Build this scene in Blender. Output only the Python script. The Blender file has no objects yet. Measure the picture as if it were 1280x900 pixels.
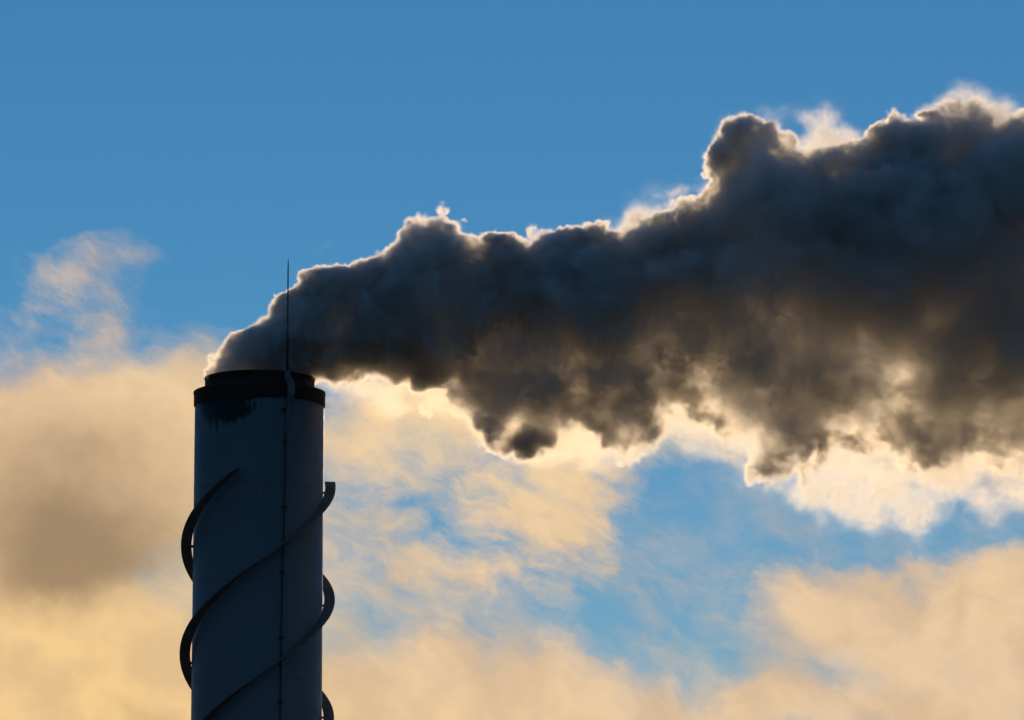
import bpy, bmesh, math, random
import numpy as np
from mathutils import Vector

S = bpy.context.scene
COL = S.collection
R = math.radians

# ------------------------------------------------------------------ camera
EYE = Vector((0.0, 0.0, 1.7))
PITCH = R(10.0)
FPX = 5600.0                       # focal length in pixels of a 1280 wide frame
cam_data = bpy.data.cameras.new("camera")
cam_data.sensor_width = 36.0
cam_data.lens = FPX * 36.0 / 1280.0
cam_data.clip_start = 0.5
cam_data.clip_end = 20000.0
cam = bpy.data.objects.new("camera", cam_data)
cam.location = EYE
cam.rotation_euler = (R(90.0) + PITCH, 0.0, 0.0)
COL.objects.link(cam)
S.camera = cam

# ------------------------------------------------------------------ exposure and sampling
S.view_settings.view_transform = 'Standard'
S.view_settings.look = 'None'
S.view_settings.gamma = 1.0
S.view_settings.exposure = 0.0
S.view_settings.use_curve_mapping = False
CY = S.cycles
CY.use_denoising = True
CY.max_bounces = 12
CY.volume_bounces = 7
CY.adaptive_threshold = 0.03
CY.transparent_max_bounces = 64
CY.volume_step_rate = 2.0
CY.volume_max_steps = 1024
CY.sample_clamp_indirect = 4.0

# ------------------------------------------------------------------ the sun, low behind the plume
SUN_AZ = math.atan2(720 - 640, FPX)
SUN_EL = PITCH + math.atan2(450 - 430, FPX)
sun_dir = Vector((math.cos(SUN_EL) * math.sin(SUN_AZ), math.cos(SUN_EL) * math.cos(SUN_AZ), math.sin(SUN_EL)))
sun_data = bpy.data.lights.new("sun", 'SUN')
sun_data.energy = 2.4
sun_data.angle = R(0.53)
sun_data.color = (1.0, 0.71, 0.40)
sun = bpy.data.objects.new("sun", sun_data)
sun.rotation_euler = sun_dir.to_track_quat('Z', 'Y').to_euler()
sun.location = sun_dir * 400.0
COL.objects.link(sun)


class Nodes:
    """small helper to write node maths as expressions"""
    def __init__(self, tree):
        self.t = tree

    def new(self, kind, **props):
        n = self.t.nodes.new(kind)
        for k, v in props.items():
            setattr(n, k, v)
        return n

    def put(self, sock, v):
        if v is None:
            return
        if hasattr(v, "is_output"):
            self.t.links.new(v, sock)
        else:
            sock.default_value = v

    def m(self, op, a, b=None, c=None, clamp=False):
        n = self.new('ShaderNodeMath', operation=op, use_clamp=clamp)
        for i, v in enumerate((a, b, c)):
            self.put(n.inputs[i], v)
        return n.outputs[0]

    def add(self, a, b): return self.m('ADD', a, b)
    def sub(self, a, b): return self.m('SUBTRACT', a, b)
    def mul(self, a, b): return self.m('MULTIPLY', a, b)

    def vm(self, op, a, b=None):
        n = self.new('ShaderNodeVectorMath', operation=op)
        self.put(n.inputs[0], a)
        if b is not None:
            self.put(n.inputs['Scale'] if op == 'SCALE' else n.inputs[1], b)
        return n.outputs['Value'] if op in ('LENGTH', 'DISTANCE', 'DOT_PRODUCT') else n.outputs[0]

    def sep(self, v):
        n = self.new('ShaderNodeSeparateXYZ')
        self.put(n.inputs[0], v)
        return n.outputs

    def comb(self, x, y, z):
        n = self.new('ShaderNodeCombineXYZ')
        for i, v in enumerate((x, y, z)):
            self.put(n.inputs[i], v)
        return n.outputs[0]

    def smooth(self, v, lo, hi, to0=0.0, to1=1.0):
        n = self.new('ShaderNodeMapRange', interpolation_type='SMOOTHSTEP')
        self.put(n.inputs[0], v)
        for i, q in enumerate((lo, hi, to0, to1)):
            self.put(n.inputs[i + 1], q)
        return n.outputs[0]

    def lin(self, v, lo, hi, to0=0.0, to1=1.0, clamp=True):
        n = self.new('ShaderNodeMapRange', interpolation_type='LINEAR', clamp=clamp)
        self.put(n.inputs[0], v)
        for i, q in enumerate((lo, hi, to0, to1)):
            self.put(n.inputs[i + 1], q)
        return n.outputs[0]

    def noise(self, vec, scale, detail=4.0, rough=0.5, lac=2.0, dist=0.0, out=0):
        n = self.new('ShaderNodeTexNoise', noise_dimensions='3D')
        self.put(n.inputs['Vector'], vec)
        n.inputs['Scale'].default_value = scale
        n.inputs['Detail'].default_value = detail
        n.inputs['Roughness'].default_value = rough
        n.inputs['Lacunarity'].default_value = lac
        n.inputs['Distortion'].default_value = dist
        return n.outputs[out]

    def voronoi(self, vec, scale, detail=0.0, rough=0.5, feature='SMOOTH_F1', smooth=0.3):
        n = self.new('ShaderNodeTexVoronoi', voronoi_dimensions='3D', feature=feature)
        self.put(n.inputs['Vector'], vec)
        n.inputs['Scale'].default_value = scale
        n.inputs['Detail'].default_value = detail
        n.inputs['Roughness'].default_value = rough
        if 'Smoothness' in n.inputs:
            n.inputs['Smoothness'].default_value = smooth
        return n.outputs['Distance']

    def mix(self, fac, a, b, blend='MIX'):
        n = self.new('ShaderNodeMix', data_type='RGBA', blend_type=blend)
        self.put(n.inputs[0], fac)
        self.put(n.inputs[6], a)
        self.put(n.inputs[7], b)
        return n.outputs[2]


def lin3(r, g, b):
    def f(c):
        c /= 255.0
        return c / 12.92 if c <= 0.04045 else ((c + 0.055) / 1.055) ** 2.4
    return (f(r), f(g), f(b), 1.0)


# ------------------------------------------------------------------ the sky: Nishita air with a procedural cloud deck
SKY_STRENGTH = 0.07
world = bpy.data.worlds.new("World")
S.world = world
world.use_nodes = True
world.cycles.sampling_method = 'MANUAL'
world.cycles.sample_map_resolution = 1024
wt = world.node_tree
wt.nodes.clear()
N = Nodes(wt)
sky = N.new('ShaderNodeTexSky', sky_type='NISHITA')
sky.sun_disc = False
sky.sun_elevation = SUN_EL
sky.sun_rotation = SUN_AZ
sky.altitude = 50.0
sky.air_density = 1.0
sky.dust_density = 0.0
sky.ozone_density = 4.0
direction = N.new('ShaderNodeTexCoord').outputs['Generated']
dx, dy, dz = N.sep(direction)
az = N.mul(N.m('ARCTAN2', dx, dy), 180.0 / math.pi)       # degrees right of north
el = N.mul(N.m('ARCSINE', dz), 180.0 / math.pi)           # degrees above the horizon
DEG = 180.0 / math.pi / FPX                               # one pixel of the photograph in degrees


def blob(vec, u, v, ru, rv, w, rot=0.0):
    """soft elliptical patch of cloud cover round one direction of the sky"""
    a0, e0 = (u - 640) * DEG, 10.0 + (450 - v) * DEG
    x = N.sub(N.sep(vec)[0], a0)
    y = N.sub(N.sep(vec)[1], e0)
    c, s = math.cos(R(rot)), math.sin(R(rot))
    xr = N.mul(N.add(N.mul(x, c), N.mul(y, s)), 1.0 / (ru * DEG))
    yr = N.mul(N.sub(N.mul(y, c), N.mul(x, s)), 1.0 / (rv * DEG))
    d2 = N.add(N.mul(xr, xr), N.mul(yr, yr))
    return N.mul(N.m('EXPONENT', N.mul(d2, -1.0)), w)


def total_of(parts, n):
    t = parts[0]
    for p in parts[1:]:
        t = n.add(t, p)
    return t


def total(parts):
    t = parts[0]
    for p in parts[1:]:
        t = N.add(t, p)
    return t


flat = N.comb(az, el, 0.0)
warp = N.vm('SUBTRACT', N.noise(flat, 0.55, 5.0, 0.55, out=1), (0.5, 0.5, 0.5))
warped = N.vm('ADD', flat, N.vm('SCALE', warp, 1.7))
cover = total([blob(warped, *b) for b in (
    (40, 690, 260, 190, 1.15), (190, 540, 130, 85, 0.8), (60, 575, 170, 75, 0.7), (120, 880, 260, 90, 0.9), (235, 470, 60, 30, 0.3),
    (470, 530, 130, 70, 0.64), (640, 510, 170, 65, 0.75), (540, 650, 230, 60, 0.30), (480, 770, 140, 90, 0.34), (740, 610, 120, 70, 0.58), (640, 780, 130, 70, 0.34), (700, 690, 90, 60, 0.22), (620, 720, 120, 40, 0.30),
    (520, 860, 260, 60, 0.75), (900, 890, 460, 40, 0.9), (1120, 790, 190, 90, 0.95), (1010, 730, 70, 60, 0.45),
    (1040, 545, 240, 60, 0.6), (1250, 545, 120, 80, 0.6), (1350, 800, 180, 120, 0.8), (1240, 720, 90, 40, 0.3),
    (80, 370, 60, 45, 0.27, 30), (120, 420, 40, 50, 0.35, -30), (150, 330, 60, 40, 0.2), (860, 680, 80, 120, -0.60), (1190, 665, 130, 32, -0.5),
    (590, 600, 80, 28, -0.12), (400, 325, 60, 14, 0.16))])
# beyond the view: broken cloud low round the horizon, clear above
away = N.smooth(N.m('ABSOLUTE', az), 6.5, 11.0)
horizon = N.smooth(el, 3.0, 16.0, 0.75, 0.12)
under = N.smooth(el, 3.5, 5.5, 0.6, 0.0)
cover = N.m('MAXIMUM', cover, N.mul(away, horizon))
cover = N.m('MAXIMUM', cover, under)
# wind-combed cloud texture, streaks falling to the right
ca, sa = math.cos(R(-24)), math.sin(R(-24))
combed = N.vm('ADD', flat, N.vm('SCALE', warp, 1.1))
qx, qy, _ = N.sep(combed)
streaky = N.comb(N.mul(N.add(N.mul(qx, ca), N.mul(qy, sa)), 0.62), N.mul(N.sub(N.mul(qy, ca), N.mul(qx, sa)), 1.25), 3.7)
puff = N.noise(streaky, 0.80, 8.0, 0.60)
fine = N.noise(streaky, 2.8, 7.0, 0.62)
shade = N.noise(combed, 0.9, 4.0, 0.5)
ragged = total([blob(flat, 640, 640, 330, 150, 1.0), blob(flat, 1000, 690, 300, 60, 0.7), blob(flat, 90, 370, 120, 90, 0.8)])
ragged = N.m('MINIMUM', ragged, 1.0)
thick = N.add(cover, N.add(N.mul(N.sub(puff, 0.5), N.add(1.2, N.mul(ragged, 0.9))), N.mul(N.mul(N.sub(fine, 0.5), 1.0), N.add(0.25, ragged))))
thick = N.sub(thick, N.smooth(cover, 0.0, 0.22, 0.45, 0.0))
alpha = N.smooth(thick, -0.08, 1.0)
alpha = N.m('MAXIMUM', alpha, N.mul(N.smooth(el, 6.0, 11.0, 1.0, 0.0), N.smooth(N.add(puff, N.mul(N.sub(fine, 0.5), 0.5)), 0.30, 0.75, 0.10, 0.52)))
dense = N.smooth(thick, 0.45, 1.4)
near_sun = blob(flat, 600, 530, 400, 150, 1.0)
left_glow = blob(flat, 90, 860, 330, 250, 1.0)
cloud_col = N.mix(dense, lin3(214, 190, 166), lin3(232, 200, 158))
cloud_col = N.mix(N.mul(N.smooth(fine, 0.40, 0.62), 0.22), cloud_col, lin3(247, 215, 174))
cloud_col = N.mix(N.mul(left_glow, 0.9), cloud_col, lin3(246, 206, 142))
cloud_col = N.mix(N.mul(N.smooth(shade, 0.60, 0.36), 0.40), cloud_col, lin3(196, 166, 136))
cloud_col = N.mix(N.mul(near_sun, 0.75), cloud_col, lin3(247, 214, 165))
grey = N.mul(N.smooth(N.add(total([blob(warped, 70, 700, 150, 75, 0.95), blob(warped, 100, 600, 230, 100, 0.62), blob(warped, 190, 890, 60, 25, 0.5)]),
                            N.mul(N.sub(shade, 0.5), 0.7)), 0.15, 1.15), 0.85)
cloud_col = N.mix(grey, cloud_col, lin3(144, 120, 96))
# clouds are lit from behind towards the sun and dim away from it
toward = N.smooth(N.vm('DOT_PRODUCT', direction, tuple(sun_dir)), 0.55, 0.99, 0.10, 1.0)
cloud_col = N.vm('SCALE', cloud_col, N.mul(toward, 1.0 / SKY_STRENGTH))
air = N.mix(1.0, sky.outputs[0], (0.55, 0.95, 1.10, 1.0), 'MULTIPLY')
col = N.mix(alpha, air, cloud_col)
bg = N.new('ShaderNodeBackground')
wt.links.new(col, bg.inputs[0])
bg.inputs[1].default_value = SKY_STRENGTH
wo = N.new('ShaderNodeOutputWorld')
wt.links.new(bg.outputs[0], wo.inputs[0])

# ------------------------------------------------------------------ measuring helpers
Z_AXIS = 139.1                       # metres along the view axis to the chimney
CH_Y = Z_AXIS * math.cos(PITCH)


def at(u, v, y=CH_Y):
    """the point at distance y that a place in the photograph shows"""
    a, b = (u - 640) / FPX, (450 - v) / FPX
    d = Vector((a, math.cos(PITCH) - b * math.sin(PITCH), math.sin(PITCH) + b * math.cos(PITCH)))
    return EYE + d * (y / d.y)


CH_X = at(325, 450).x


def zlev(v):
    return at(325, v).z


def material(name):
    m = bpy.data.materials.new(name)
    m.use_nodes = True
    m.node_tree.nodes.clear()
    n = Nodes(m.node_tree)
    out = n.new('ShaderNodeOutputMaterial')
    return m, n, out


def obj(name, bm, mat, parent=None, smooth=True):
    me = bpy.data.meshes.new(name)
    bmesh.ops.recalc_face_normals(bm, faces=bm.faces)
    bm.to_mesh(me)
    bm.free()
    if smooth:
        for p in me.polygons:
            p.use_smooth = True
    o = bpy.data.objects.new(name, me)
    me.materials.append(mat)
    COL.objects.link(o)
    o.parent = parent
    return o


def lathe(bm, profile, seg=128, closed=False):
    rings = []
    for r, z in profile:
        rings.append([bm.verts.new((r * math.sin(2 * math.pi * k / seg), -r * math.cos(2 * math.pi * k / seg), z)) for k in range(seg)])
    n = len(rings)
    for i in range(n if closed else n - 1):
        a, b = rings[i], rings[(i + 1) % n]
        for k in range(seg):
            bm.faces.new((a[k], a[(k + 1) % seg], b[(k + 1) % seg], b[k]))


def tube(bm, pts, radii, seg=10):
    rings = []
    up = Vector((0.31, 0.2, 0.93))
    for i, p in enumerate(pts):
        t = (pts[min(i + 1, len(pts) - 1)] - pts[max(i - 1, 0)]).normalized()
        a = t.cross(up if abs(t.dot(up)) < 0.9 else Vector((1, 0, 0))).normalized()
        b = t.cross(a).normalized()
        if rings:
            pa = (prev_a - t * prev_a.dot(t)).normalized()
            a, b = pa, t.cross(pa).normalized()
        prev_a = a
        r = radii[i] if hasattr(radii, "__len__") else radii
        rings.append([bm.verts.new(p + (a * math.cos(2 * math.pi * k / seg) + b * math.sin(2 * math.pi * k / seg)) * r) for k in range(seg)])
    for i in range(len(rings) - 1):
        for k in range(seg):
            bm.faces.new((rings[i][k], rings[i][(k + 1) % seg], rings[i + 1][(k + 1) % seg], rings[i + 1][k]))
    bm.faces.new(rings[0][::-1])
    bm.faces.new(rings[-1])


def polar(phi_deg, r, z):
    """phi is measured from the side facing the camera towards the right"""
    p = R(phi_deg)
    return Vector((r * math.sin(p), -r * math.cos(p), z))


# ------------------------------------------------------------------ ground
gm, n, out = material("dry_grass")
geo = n.new('ShaderNodeNewGeometry').outputs['Position']
c = n.mix(n.noise(geo, 0.05, 8.0, 0.6), (0.035, 0.045, 0.022, 1), (0.075, 0.070, 0.040, 1))
c = n.mix(n.noise(geo, 3.0, 4.0, 0.6), c, (0.02, 0.025, 0.012, 1), 'MULTIPLY')
bs = n.new('ShaderNodeBsdfPrincipled')
n.put(bs.inputs['Base Color'], c)
bs.inputs['Roughness'].default_value = 0.95
n.t.links.new(bs.outputs[0], out.inputs[0])
bm = bmesh.new()
bmesh.ops.create_grid(bm, x_segments=40, y_segments=40, size=9000.0)
ground = obj("ground", bm, gm)
ground["kind"] = "structure"

# ------------------------------------------------------------------ chimney
R_BODY = 2.0
Z_BODY_TOP = zlev(508)
Z_BAND_TOP = zlev(491)
Z_TOP = zlev(473.5)
SEAMS = [zlev(615), zlev(734.5), zlev(853)]
SEAM_STEP = SEAMS[0] - SEAMS[1]

chimney = bpy.data.objects.new("chimney", None)
chimney.location = (CH_X, CH_Y, 0.0)
chimney.empty_display_size = 2.0
chimney["label"] = "tall pale steel chimney with a black rim and spiral fins, pouring out dark smoke"
chimney["category"] = "chimney"
COL.objects.link(chimney)

# painted steel of the shaft: weld seams, faint plate mottling, run-off streaks and the soot patch under the rim
pm, n, out = material("painted_steel")
oc = n.new('ShaderNodeTexCoord').outputs['Object']
ox, oy, oz = n.sep(oc)
base = n.mix(n.noise(oc, 0.8, 6.0, 0.6), (0.125, 0.138, 0.138, 1), (0.175, 0.184, 0.18, 1))
phi = n.m('ARCTAN2', ox, n.mul(oy, -1.0))
streak_vec = n.comb(n.mul(phi, 9.0), 0.0, n.mul(oz, 0.25))
streak = n.smooth(n.noise(streak_vec, 1.6, 6.0, 0.65), 0.52, 0.75)
fall = n.smooth(oz, Z_BODY_TOP - 9.0, Z_BODY_TOP, 0.10, 0.5)
base = n.mix(n.mul(streak, fall), base, (0.10, 0.09, 0.085, 1))
frac = n.m('FRACT', n.mul(n.sub(oz, SEAMS[0] - 40 * SEAM_STEP), 1.0 / SEAM_STEP))
near = n.m('MINIMUM', frac, n.sub(1.0, frac))
seam = n.smooth(near, 0.010 / SEAM_STEP, 0.022 / SEAM_STEP, 1.0, 0.0)
vert = n.m('ABSOLUTE', n.sub(n.m('FRACT', n.add(n.mul(phi, 3.0 / (2 * math.pi)), n.mul(n.m('FLOOR', n.mul(n.sub(oz, SEAMS[0] - 40 * SEAM_STEP), 1.0 / SEAM_STEP)), 0.37))), 0.5))
seam = n.m('MAXIMUM', seam, n.smooth(vert, 0.0012, 0.0025, 0.6, 0.0))
base = n.mix(n.mul(seam, 0.4), base, (0.05, 0.05, 0.055, 1))
# soot patch burnt on below the rim, left of the middle
sw = n.vm('SUBTRACT', n.noise(oc, 2.2, 6.0, 0.65, out=1), (0.5, 0.5, 0.5))
swx, _, swz = n.sep(sw)
sx = n.add(n.mul(phi, 1.0), n.mul(swx, 0.35))
sz = n.add(n.sub(oz, Z_BODY_TOP), n.mul(swz, 0.55))


def patch(p0, z0, rp, rz):
    a = n.mul(n.sub(sx, p0), 1.0 / rp)
    b = n.mul(n.sub(sz, z0), 1.0 / rz)
    return n.m('EXPONENT', n.mul(n.add(n.mul(a, a), n.mul(b, b)), -1.0))


soot = n.add(n.add(patch(-0.68, -0.20, 0.40, 0.42), patch(-0.36, -0.42, 0.34, 0.30)), n.mul(patch(-0.3, 0.0, 0.9, 0.07), 0.6))
drip = n.noise(n.comb(n.mul(phi, 14.0), 0.0, n.mul(oz, 0.5)), 1.3, 6.0, 0.7)
soot = n.add(soot, n.mul(n.add(patch(-0.55, -0.75, 0.42, 0.55), n.mul(patch(-0.1, -0.2, 1.3, 0.5), 0.5)), n.smooth(drip, 0.42, 0.75, 0.0, 0.75)))
soot = n.smooth(n.add(soot, n.mul(n.sub(n.noise(oc, 9.0, 5.0, 0.7), 0.5), 0.5)), 0.22, 0.72)
base = n.mix(n.mul(soot, 0.96), base, (0.020, 0.012, 0.008, 1))
bs = n.new('ShaderNodeBsdfPrincipled')
n.put(bs.inputs['Base Color'], base)
n.put(bs.inputs['Roughness'], n.lin(n.noise(oc, 3.0, 4.0), 0.3, 0.7, 0.48, 0.65))
bump = n.new('ShaderNodeBump')
bump.inputs['Strength'].default_value = 0.25
bump.inputs['Distance'].default_value = 0.02
n.put(bump.inputs['Height'], n.add(n.mul(seam, 0.6), n.mul(n.noise(oc, 1.1, 3.0), 0.8)))
n.t.links.new(bump.outputs[0], bs.inputs['Normal'])
n.t.links.new(bs.outputs[0], out.inputs[0])


def simple(name, c0, c1, rough, scale=4.0, metallic=0.0):
    m, n, out = material(name)
    oc = n.new('ShaderNodeTexCoord').outputs['Object']
    bs = n.new('ShaderNodeBsdfPrincipled')
    n.put(bs.inputs['Base Color'], n.mix(n.smooth(n.noise(oc, scale, 6.0, 0.65), 0.35, 0.7), c0, c1))
    bs.inputs['Roughness'].default_value = rough
    bs.inputs['Metallic'].default_value = metallic
    n.t.links.new(bs.outputs[0], out.inputs[0])
    return m


sooty = simple("sooty_black_steel", (0.018, 0.014, 0.012, 1), (0.040, 0.028, 0.022, 1), 0.7)
strake_mat = simple("weathered_fin_steel", (0.15, 0.12, 0.10, 1), (0.22, 0.185, 0.16, 1), 0.65, 1.5)
dark_metal = simple("dark_metal", (0.02, 0.02, 0.022, 1), (0.035, 0.034, 0.034, 1), 0.5)
sleeve_mat = simple("grey_sleeve", (0.10, 0.11, 0.12, 1), (0.15, 0.155, 0.16, 1), 0.55)

bm = bmesh.new()
lathe(bm, [(R_BODY, 0.0), (R_BODY, Z_BODY_TOP * 0.5), (R_BODY, Z_BODY_TOP), (R_BODY - 0.06, Z_BODY_TOP)], 160)
shaft = obj("shaft", bm, pm, chimney)

bm = bmesh.new()      # the black rim band with a rolled top edge
rb = R_BODY + 0.035
lathe(bm, [(R_BODY - 0.05, Z_BODY_TOP - 0.012), (rb - 0.01, Z_BODY_TOP - 0.012), (rb, Z_BODY_TOP), (rb, Z_BAND_TOP - 0.07), (rb + 0.015, Z_BAND_TOP - 0.06),
           (rb + 0.015, Z_BAND_TOP - 0.01), (rb, Z_BAND_TOP), (1.60, Z_BAND_TOP + 0.03)], 160)
band = obj("rim_band", bm, sooty, chimney)

bm = bmesh.new()      # the flue mouth, an open collar with a wall thickness
lathe(bm, [(1.70, Z_BAND_TOP + 0.02), (1.70, Z_TOP - 0.05), (1.715, Z_TOP - 0.045), (1.715, Z_TOP - 0.005), (1.70, Z_TOP), (1.62, Z_TOP), (1.62, Z_TOP - 4.0)], 160)
collar = obj("flue_collar", bm, sooty, chimney)
bm = bmesh.new()      # flue lining seen from inside ends below in the dark
bmesh.ops.create_circle(bm, cap_ends=True, segments=64, radius=1.62)
for v in bm.verts:
    v.co.z = Z_TOP - 4.0
obj("flue_lining", bm, sooty, chimney, False)

# three helical strakes, held off the shaft by brackets
PITCH_M = 416 * (Z_AXIS / FPX) / math.cos(PITCH)
R_IN, R_OUT, TH = R_BODY + 0.05, R_BODY + 0.375, 0.05


def strake(phi_end, z_end):
    bm = bmesh.new()
    turns = 1.55
    seg = 220
    rows = []
    for i in range(seg + 1):
        ph = phi_end - 360.0 * turns * i / seg
        z = z_end + (ph - phi_end) / 360.0 * PITCH_M
        row = []
        for r, s in ((R_IN, -1), (R_OUT, -1), (R_OUT, 1), (R_IN, 1)):
            row.append(bm.verts.new(polar(ph, r, z + s * TH / 2)))
        rows.append(row)
    for i in range(seg):
        for k in range(4):
            bm.faces.new((rows[i][k], rows[i][(k + 1) % 4], rows[i + 1][(k + 1) % 4], rows[i + 1][k]))
    bm.faces.new(rows[0])
    bm.faces.new(rows[-1][::-1])
    o = obj("helical_strake", bm, strake_mat, chimney, False)
    k = 0
    ph = phi_end - 12.0
    while ph > phi_end - 360.0 * turns:
        z = z_end + (ph - phi_end) / 360.0 * PITCH_M
        bm = bmesh.new()
        vs = []
        dp = 0.9
        for r in (R_BODY - 0.01, R_IN + 0.12):
            for p2, z2 in ((-dp, -0.06), (dp, -0.06), (dp, -TH / 2 - 0.002), (-dp, -TH / 2 - 0.002)):
                slope = p2 / 360.0 * PITCH_M
                vs.append(bm.verts.new(polar(ph + p2, r, z + z2 + slope)))
        for f in ((0, 1, 2, 3), (7, 6, 5, 4), (0, 4, 5, 1), (1, 5, 6, 2), (2, 6, 7, 3), (3, 7, 4, 0)):
            bm.faces.new([vs[q] for q in f])
        obj("bracket", bm, strake_mat, o, False)
        ph -= 60.0
    return o


for pe, ve in ((-13.5, 598), (99.0, 601), (219.0, 601)):
    strake(pe, zlev(ve))

# lightning rod, its sleeve over the rim and the down conductor with clamps
bm = bmesh.new()
pr = 31.5
rod_top = at(360, 323, CH_Y - 1.77 * math.cos(R(pr))).z
zb = Z_TOP - 0.30
tube(bm, [polar(pr, 1.77, zb), polar(pr, 1.77, Z_TOP + 1.3), polar(pr, 1.77, Z_TOP + 1.32), polar(pr, 1.77, rod_top - 0.3), polar(pr, 1.77, rod_top)],
     [0.036, 0.034, 0.025, 0.020, 0.008], 12)
obj("lightning_rod", bm, dark_metal, chimney)
bm = bmesh.new()
pts = []
path = [(31.5, 1.80, Z_TOP - 0.02), (31.3, 1.80, Z_TOP - 0.18), (31.0, 1.83, Z_BAND_TOP + 0.16), (30.6, 1.98, Z_BAND_TOP + 0.10), (30.2, 2.11, Z_BAND_TOP - 0.05),
        (30.0, 2.14, Z_BAND_TOP - 0.25), (29.5, 2.11, Z_BODY_TOP - 0.05), (28.8, 2.07, Z_BODY_TOP - 0.35), (27.6, 2.05, Z_BODY_TOP - 0.75), (26.4, 2.04, Z_BODY_TOP - 1.1)]
for i in range(len(path) - 1):
    for k in range(5):
        q = k / 5
        pts.append(polar(*[path[i][j] * (1 - q) + path[i + 1][j] * q for j in range(3)]))
pts.append(polar(*path[-1]))
rad = [0.085 + 0.035 * min(1, i / 12) if i < 26 else 0.12 - 0.085 * (i - 26) / (len(pts) - 27) for i in range(len(pts))]
tube(bm, pts, rad, 12)
obj("cable_sleeve", bm, sleeve_mat, chimney)
bm = bmesh.new()
zc0, zc1 = Z_BODY_TOP - 1.05, 0.0
cpath = []
for i in range(60):
    q = i / 59
    z = zc0 + (zc1 - zc0) * q
    v_drop = (zc0 - z)
    ph = 26.4 - 0.33 * min(v_drop, 9.0) + 0.25 * math.sin(v_drop * 0.9)
    cpath.append(polar(ph, R_BODY + 0.05, z))
tube(bm, cpath, 0.024, 8)
cable = obj("conductor_cable", bm, dark_metal, chimney)
for v in (513, 553, 634, 714, 795, 875):
    z = zlev(v + 10)
    drop = zc0 - z
    ph = 26.4 - 0.33 * max(0, min(drop, 9.0)) + 0.25 * math.sin(drop * 0.9)
    if v < 540:
        ph = 24.4
    bm = bmesh.new()
    vs = []
    for r in (R_BODY - 0.01, R_BODY + 0.10):
        for p2, z2 in ((-2.0, -0.03), (2.0, -0.03), (2.0, 0.03), (-2.0, 0.03)):
            vs.append(bm.verts.new(polar(ph + p2, r, z + z2)))
    for f in ((0, 1, 2, 3), (7, 6, 5, 4), (0, 4, 5, 1), (1, 5, 6, 2), (2, 6, 7, 3), (3, 7, 4, 0)):
        bm.faces.new([vs[q] for q in f])
    obj("cable_clamp", bm, dark_metal, cable, False)

# ------------------------------------------------------------------ smoke plume
VOX = 0.06
SIGMA = 5.5
OUTLINE = [
    (256, 484), (262, 446), (284, 428), (305, 406), (330, 384), (352, 364), (375, 347), (402, 332), (432, 324), (466, 317), (494, 302), (498, 285), (518, 268),
    (548, 270), (576, 283), (592, 300), (622, 303), (652, 305), (682, 290), (722, 284), (764, 288), (784, 280), (832, 262), (884, 250), (892, 215), (888, 190),
    (904, 170), (938, 154), (972, 155), (974, 176), (984, 196), (1010, 192), (1040, 184), (1066, 176), (1084, 166), (1122, 150), (1144, 158), (1154, 148), (1186, 136), (1240, 140), (1290, 142),
    (1340, 120), (1420, 104), (1450, 110), (1450, 605), (1440, 606), (1360, 590),
    (1290, 588), (1232, 574), (1180, 582), (1130, 574), (1080, 556), (1042, 558), (1012, 574), (982, 596), (942, 582), (910, 552), (880, 522), (850, 516),
    (830, 536), (802, 560), (766, 575), (736, 542), (720, 536), (692, 558), (660, 562), (600, 546), (560, 530), (528, 512), (550, 502), (552, 490), (520, 490),
    (480, 478), (440, 478), (415, 486), (400, 484), (380, 486), (270, 486)]
HOLE = [(976, 178), (984, 170), (992, 178), (990, 188), (980, 188)]


def to_xz(p):
    q = at(*p)
    return (q.x, q.z)


poly = np.array([to_xz(p) for p in OUTLINE])
hole = np.array([to_xz(p) for p in HOLE])


def seg_dist(px, pz, P):
    best = np.full(px.shape, 1e9)
    for i in range(len(P)):
        a, b = P[i], P[(i + 1) % len(P)]
        d = b - a
        t = np.clip(((px - a[0]) * d[0] + (pz - a[1]) * d[1]) / (d @ d), 0, 1)
        best = np.minimum(best, np.hypot(px - a[0] - t * d[0], pz - a[1] - t * d[1]))
    return best


def inside(px, pz, P):
    res = np.zeros(px.shape, bool)
    for i in range(len(P)):
        a, b = P[i], P[(i + 1) % len(P)]
        cond = (a[1] > pz) != (b[1] > pz)
        with np.errstate(divide='ignore', invalid='ignore'):
            xi = (b[0] - a[0]) * (pz - a[1]) / (b[1] - a[1]) + a[0]
        res ^= cond & (px < xi)
    return res


# thin sunlit vapour that fringes the dark smoke
VEILS = [
    [(756, 300), (772, 268), (800, 250), (845, 240), (886, 230), (905, 250), (850, 275), (800, 296)],
    [(986, 170), (994, 148), (1018, 130), (1050, 134), (1058, 150), (1068, 165), (1082, 178), (1040, 200), (1000, 200)],
    [(1110, 170), (1124, 148), (1144, 148), (1152, 134), (1184, 118), (1246, 128), (1290, 140), (1290, 190), (1180, 190)],
    [(884, 240), (886, 190), (902, 168), (938, 150), (978, 152), (986, 175), (950, 200), (920, 245)],
    [(395, 470), (412, 505), (450, 500), (480, 520), (560, 545), (650, 580), (700, 575), (770, 590), (835, 545), (870, 570), (905, 592), (950, 610), (1000, 632), (1050, 648),
     (1100, 668), (1150, 690), (1180, 668), (1200, 630), (1225, 658), (1240, 668), (1260, 625), (1300, 625), (1400, 640), (1460, 650), (1460, 540), (1200, 520), (1000, 500), (600, 470)],
]
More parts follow.
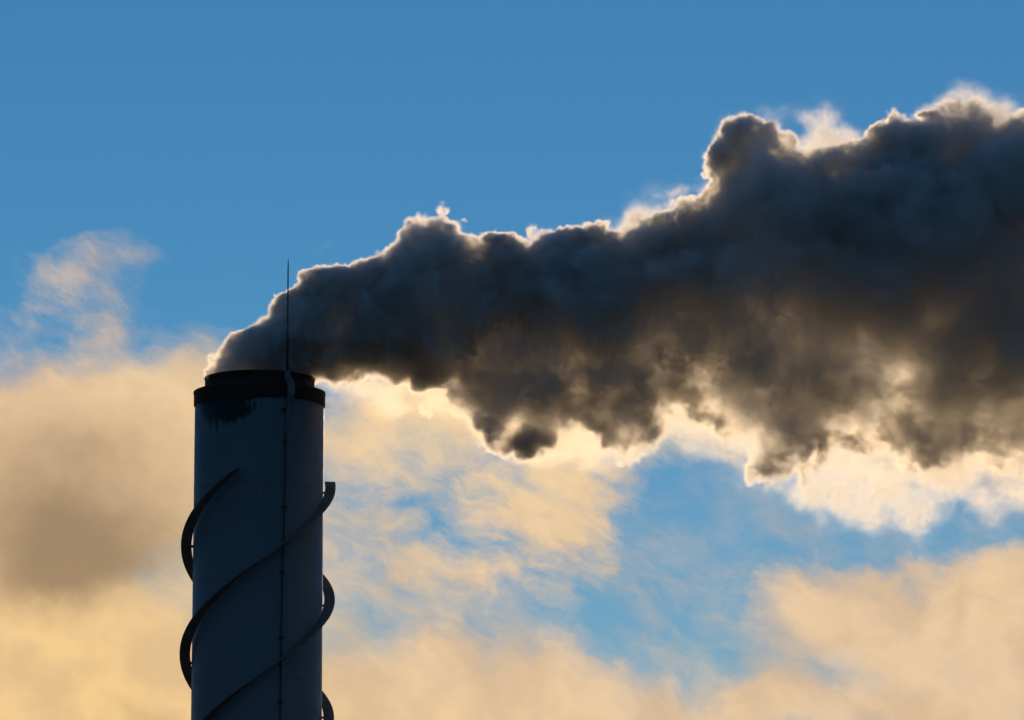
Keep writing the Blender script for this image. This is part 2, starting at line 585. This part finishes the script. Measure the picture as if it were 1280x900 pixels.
# places where the smoke is torn thin and the light comes through: u, v, radius u, radius v, share of the density taken away
THIN = [(1120, 470, 34, 24, 1.18), (1000, 440, 45, 32, 0.45), (1080, 450, 45, 26, 0.4), (930, 400, 70, 50, 0.45), (1000, 350, 50, 35, 0.3),
        (1240, 550, 100, 35, 0.45), (690, 470, 40, 40, 0.2), (578, 490, 26, 12, 0.8), (775, 545, 40, 20, 0.5), (905, 520, 40, 30, 0.45), (1275, 350, 30, 60, 0.35),
        (1025, 158, 40, 36, 0.8), (560, 525, 40, 24, 0.45), (1200, 145, 50, 22, 0.6), (970, 160, 30, 14, 0.5), (820, 480, 40, 30, 0.3), (830, 262, 60, 16, 0.5)]

CELL = 0.12
x0, x1 = poly[:, 0].min() - 1.2, poly[:, 0].max() + 0.4
z0, z1 = poly[:, 1].min() - 2.6, poly[:, 1].max() + 1.2
nx, nz = int((x1 - x0) / CELL) + 1, int((z1 - z0) / CELL) + 1
gx, gz = np.meshgrid(x0 + CELL * np.arange(nx), z0 + CELL * np.arange(nz), indexing='ij')
ins = inside(gx, gz, poly) & ~inside(gx, gz, hole)
d2 = np.minimum(seg_dist(gx, gz, poly), seg_dist(gx, gz, hole)) * np.where(ins, 1, -1)
veil = np.full(d2.shape, -9.0)
for V in VEILS:
    P = np.array([to_xz(p) for p in V])
    veil = np.maximum(veil, seg_dist(gx, gz, P) * np.where(inside(gx, gz, P), 1, -1))
MPX = Z_AXIS / FPX
# local radius of the plume: half its height there, smoothed along the wind
cols = np.array([np.ptp(gz[i][ins[i]]) / 2 if ins[i].any() else 0.5 for i in range(nx)])
ker = np.exp(-np.linspace(-2, 2, 25) ** 2)
cols = np.convolve(np.pad(cols, 12, mode='edge'), ker / ker.sum(), 'valid')
rad2 = np.repeat(np.clip(cols, 1.3, 5.2)[:, None], nz, 1)
# how much smoke one looks through: thick along the top, thinning towards the underside further downwind
mid = np.array([gz[i][ins[i]].mean() if ins[i].any() else 0.0 for i in range(nx)])
span = np.array([np.ptp(gz[i][ins[i]]) if ins[i].any() else 1.0 for i in range(nx)])
for _ in range(4):
    mid, span = (np.convolve(np.pad(q, 12, mode='edge'), ker / ker.sum(), 'valid') for q in (mid, span))
rel = (gz - mid[:, None]) / np.maximum(span[:, None], 0.5)          # -0.5 at the underside, 0.5 at the top
age = np.clip((gx - to_xz((420, 450))[0]) / 7.5, 0, 1)
low = np.clip((0.22 - rel) / 0.45, 0, 1)
low = low * low * (3 - 2 * low) * age
tau = 11.0 * (1 - low) + 6.3 * low
tau *= 0.55 + 0.45 * np.clip((gx - to_xz((255, 450))[0]) / 3.0, 0, 1)
for u, v, ru, rv, w in THIN:
    cx, cz = to_xz((u, v))
    tau *= 1 - 0.8 * w * np.exp(-((gx - cx) / (ru * MPX)) ** 2 - ((gz - cz) / (rv * MPX)) ** 2)
half = np.sqrt(np.maximum(rad2 ** 2 - (rad2 - np.clip(d2, 0.0, rad2)) ** 2, 0.0))
keep = np.clip(tau / (2 * np.maximum(half, 0.9) * SIGMA * 0.5), 0.01, 2.0 - 1.0 * low)
soft = 0.11 + 0.60 * low

me = bpy.data.meshes.new("plume_section")
me.vertices.add(nx * nz)
me.vertices.foreach_set("co", np.stack([gx.ravel(), np.full(nx * nz, CH_Y), gz.ravel()], 1).astype(np.float32).ravel())
for nm, ch in (("section", (d2, rad2, veil)), ("thinning", (keep, soft, 1.0 + 1.6 * np.clip(rel * 3, 0, 1)))):
    me.attributes.new(nm, 'FLOAT_VECTOR', 'POINT').data.foreach_set("vector", np.stack([c.ravel() for c in ch], 1).astype(np.float32).ravel())
section = bpy.data.objects.new("plume_section", me)        # only a table of numbers for the density field, not part of the scene

# materials: the smoke body (a volume) and the thin outermost vapour around it
vm_, n, out = material("smoke_body")
at_ = n.new('ShaderNodeAttribute', attribute_name="density").outputs['Fac']
pv = n.new('ShaderNodeVolumePrincipled')
pv.inputs['Density Attribute'].default_value = ""
pv.inputs['Color'].default_value = (0.98, 0.96, 0.93, 1)
# fine shreds eat into the edges and mottle the inside
sp_ = n.new('ShaderNodeNewGeometry').outputs['Position']
shred = n.noise(sp_, 4.5, 2.0, 0.6)
eaten = n.mul(at_, n.smooth(shred, 0.36, 0.60, 0.45, 1.4))
n.put(pv.inputs['Density'], n.mul(eaten, SIGMA))
pv.inputs['Anisotropy'].default_value = 0.6
n.t.links.new(pv.outputs[0], out.inputs['Volume'])
skin, n, out = material("smoke_outer_vapour")
tr = n.new('ShaderNodeBsdfTransparent')
tl = n.new('ShaderNodeBsdfTranslucent')
tl.inputs[0].default_value = (0.8, 0.8, 0.8, 1)
mx = n.new('ShaderNodeMixShader')
mx.inputs[0].default_value = 0.004
n.t.links.new(tr.outputs[0], mx.inputs[1])
n.t.links.new(tl.outputs[0], mx.inputs[2])
n.t.links.new(mx.outputs[0], out.inputs['Surface'])


def node_group(name):
    t = bpy.data.node_groups.new(name, 'GeometryNodeTree')
    t.interface.new_socket("Geometry", in_out='INPUT', socket_type='NodeSocketGeometry')
    t.interface.new_socket("Geometry", in_out='OUTPUT', socket_type='NodeSocketGeometry')
    q = Nodes(t)
    q.new('NodeGroupInput')
    return t, q, q.new('NodeGroupOutput')


gt, g, gout = node_group("smoke_density")
info = g.new('GeometryNodeObjectInfo', transform_space='ORIGINAL')
info.inputs['Object'].default_value = section
pos = g.new('GeometryNodeInputPosition').outputs[0]
px, py, pz = g.sep(pos)
fu = g.m('MINIMUM', g.m('MAXIMUM', g.mul(g.sub(px, x0), 1 / CELL), 0.0), nx - 1.001)
fv = g.m('MINIMUM', g.m('MAXIMUM', g.mul(g.sub(pz, z0), 1 / CELL), 0.0), nz - 1.001)
iu, iv = g.m('FLOOR', fu), g.m('FLOOR', fv)
tu, tv = g.sub(fu, iu), g.sub(fv, iv)
index = g.add(g.mul(iu, float(nz)), iv)


def table(name):
    """bilinear look-up in the section's table"""
    k = g.new('GeometryNodeInputNamedAttribute', data_type='FLOAT_VECTOR')
    k.inputs['Name'].default_value = name
    tap = []
    for step in (0, nz, 1, nz + 1):
        q = g.new('GeometryNodeSampleIndex', data_type='FLOAT_VECTOR', domain='POINT')
        g.put(q.inputs['Geometry'], info.outputs['Geometry'])
        g.put(q.inputs['Value'], k.outputs[0])
        g.put(q.inputs['Index'], g.add(index, float(step)))
        tap.append(q.outputs[0])

    def vmix(f, a, b):
        q = g.new('ShaderNodeMix', data_type='VECTOR')
        g.put(q.inputs[0], f)
        g.put(q.inputs[4], a)
        g.put(q.inputs[5], b)
        return q.outputs[1]
    return vmix(tv, vmix(tu, tap[0], tap[1]), vmix(tu, tap[2], tap[3]))


e_d, e_r, e_v = g.sep(table("section"))
thin, soft_w, vgain = g.sep(table("thinning"))
warpv = g.vm('SUBTRACT', g.noise(pos, 0.35, 2.0, 0.5, out=1), (0.5, 0.5, 0.5))
warpv2 = g.vm('SUBTRACT', g.noise(pos, 1.3, 2.0, 0.55, out=1), (0.5, 0.5, 0.5))
sd = g.m('MINIMUM', e_d, e_r)
yy = g.add(g.sub(py, CH_Y), g.mul(g.sep(warpv)[1], 2.0))
ring = g.m('SQRT', g.add(g.m('POWER', g.sub(e_r, sd), 2.0), g.mul(yy, yy)))
F = g.sub(e_r, ring)                                   # > 0 inside
grow = g.smooth(e_r, 1.2, 4.0, 0.42, 1.0)              # eddies grow downwind
wp = g.vm('ADD', pos, g.vm('SCALE', warpv, 1.4))
wp2 = g.vm('ADD', wp, g.vm('SCALE', warpv2, 0.65))
b1 = g.m('POWER', g.voronoi(wp, 0.42, 0.0, 0.5, 'F1'), 2.0)     # big billows
b2 = g.m('POWER', g.voronoi(wp2, 1.0, 0.0, 0.5, 'F1'), 2.0)     # cauliflower heads
b4 = g.m('POWER', g.voronoi(wp2, 2.3, 0.0, 0.5, 'F1'), 2.0)
b3 = g.noise(wp2, 3.0, 3.0, 0.65)
disp = total_of([g.mul(g.sub(0.25, b1), 1.0), g.mul(g.sub(0.25, b2), 0.85), g.mul(g.sub(0.25, b4), 0.42), g.mul(g.sub(b3, 0.5), 1.0)], g)
F2 = g.add(g.add(F, g.mul(disp, grow)), g.mul(g.sub(soft_w, 0.11), 0.32))
lump = g.noise(g.vm('MULTIPLY', wp, (1.0, 0.3, 1.0)), 0.5, 4.0, 0.58)
body = g.smooth(F2, 0.0, g.mul(soft_w, g.smooth(g.noise(pos, 0.85, 2.0, 0.5), 0.40, 0.60, 4.0, 0.3)))
long_eddy = g.vm('MULTIPLY', wp2, (1.0, 0.35, 1.0))    # eddies stretched along the line of the sun keep their lit gaps
fold = g.m('POWER', g.voronoi(long_eddy, 0.62, 0.0, 0.5, 'F1'), 2.0)
fold2 = g.m('POWER', g.voronoi(long_eddy, 1.5, 0.0, 0.5, 'F1'), 2.0)
modelled = g.mul(g.smooth(fold, 0.08, 0.65, 1.2, 0.62), g.smooth(fold2, 0.08, 0.65, 1.12, 0.74))
patchy = g.mul(g.smooth(lump, 0.32, 0.64, 0.6, 1.15), modelled)
dens = g.mul(g.mul(body, patchy), thin)
# the veil: thin, in the middle of the plume's depth
vfine = g.noise(g.vm('ADD', g.vm('MULTIPLY', wp, (0.7, 0.5, 1.1)), g.vm('SCALE', warpv2, 0.9)), 1.3, 4.0, 0.6)
fray = g.add(e_v, g.add(g.mul(g.sub(lump, 0.5), 1.6), g.add(g.mul(g.sub(vfine, 0.5), 1.5), g.mul(g.sub(0.3, b2), 0.5))))
vdepth = g.m('EXPONENT', g.mul(g.mul(yy, yy), -0.6))
vdens = g.mul(g.mul(g.smooth(fray, 0.0, 0.9), vdepth), g.mul(vgain, g.smooth(g.add(lump, g.mul(vfine, 1.0)), 0.78, 1.28, 0.0, 0.15)))
dens = g.m('MAXIMUM', dens, vdens)
# keep the smoke above the flue mouth
mouth = g.smooth(pz, Z_TOP - 0.25, Z_TOP + 0.0)
over = g.smooth(g.sub(px, CH_X), 1.75, 2.3)
dens = g.mul(dens, g.m('MAXIMUM', mouth, over))
lo = Vector((poly[:, 0].min() - 0.8, CH_Y - 6.2, poly[:, 1].min() - 2.4))
hi = Vector((poly[:, 0].max() + 0.3, CH_Y + 6.2, poly[:, 1].max() + 0.9))
vc = g.new('GeometryNodeVolumeCube')
g.put(vc.inputs['Density'], dens)
vc.inputs['Min'].default_value = lo
vc.inputs['Max'].default_value = hi
for a, nm in enumerate(('Resolution X', 'Resolution Y', 'Resolution Z')):
    vc.inputs[nm].default_value = int((hi[a] - lo[a]) / VOX)
sm2 = g.new('GeometryNodeSetMaterial')
g.put(sm2.inputs['Geometry'], vc.outputs[0])
sm2.inputs['Material'].default_value = vm_
gt.links.new(sm2.outputs[0], gout.inputs[0])
vol = bpy.data.volumes.new("smoke_body")
vol.materials.append(vm_)
smoke_body = bpy.data.objects.new("smoke_body", vol)
COL.objects.link(smoke_body)
smoke_body.modifiers.new("smoke_density", 'NODES').node_group = gt

# the plume's outer skin is grown from the same density field
ht, g, hout = node_group("smoke_skin")
info2 = g.new('GeometryNodeObjectInfo', transform_space='ORIGINAL')
info2.inputs['Object'].default_value = smoke_body
v2m = g.new('GeometryNodeVolumeToMesh')
v2m.resolution_mode = 'VOXEL_SIZE'
g.put(v2m.inputs['Volume'], info2.outputs['Geometry'])
v2m.inputs['Voxel Size'].default_value = 0.16
v2m.inputs['Threshold'].default_value = 0.05
v2m.inputs['Adaptivity'].default_value = 0.2
ht.links.new(v2m.outputs[0], hout.inputs[0])
grown = bpy.data.objects.new("smoke_plume", bpy.data.meshes.new("smoke_plume"))
COL.objects.link(grown)
grown.modifiers.new("smoke_skin", 'NODES').node_group = ht
dg = bpy.context.evaluated_depsgraph_get()
skin_mesh = bpy.data.meshes.new_from_object(grown.evaluated_get(dg))
bpy.data.objects.remove(grown)
skin_mesh.name = "smoke_plume"
skin_mesh.materials.clear()
skin_mesh.materials.append(skin)
plume = bpy.data.objects.new("smoke_plume", skin_mesh)
plume["label"] = "huge dark billowing smoke plume drifting right from the chimney mouth, its edges lit from behind"
plume["category"] = "smoke plume"
COL.objects.link(plume)
smoke_body.parent = plume
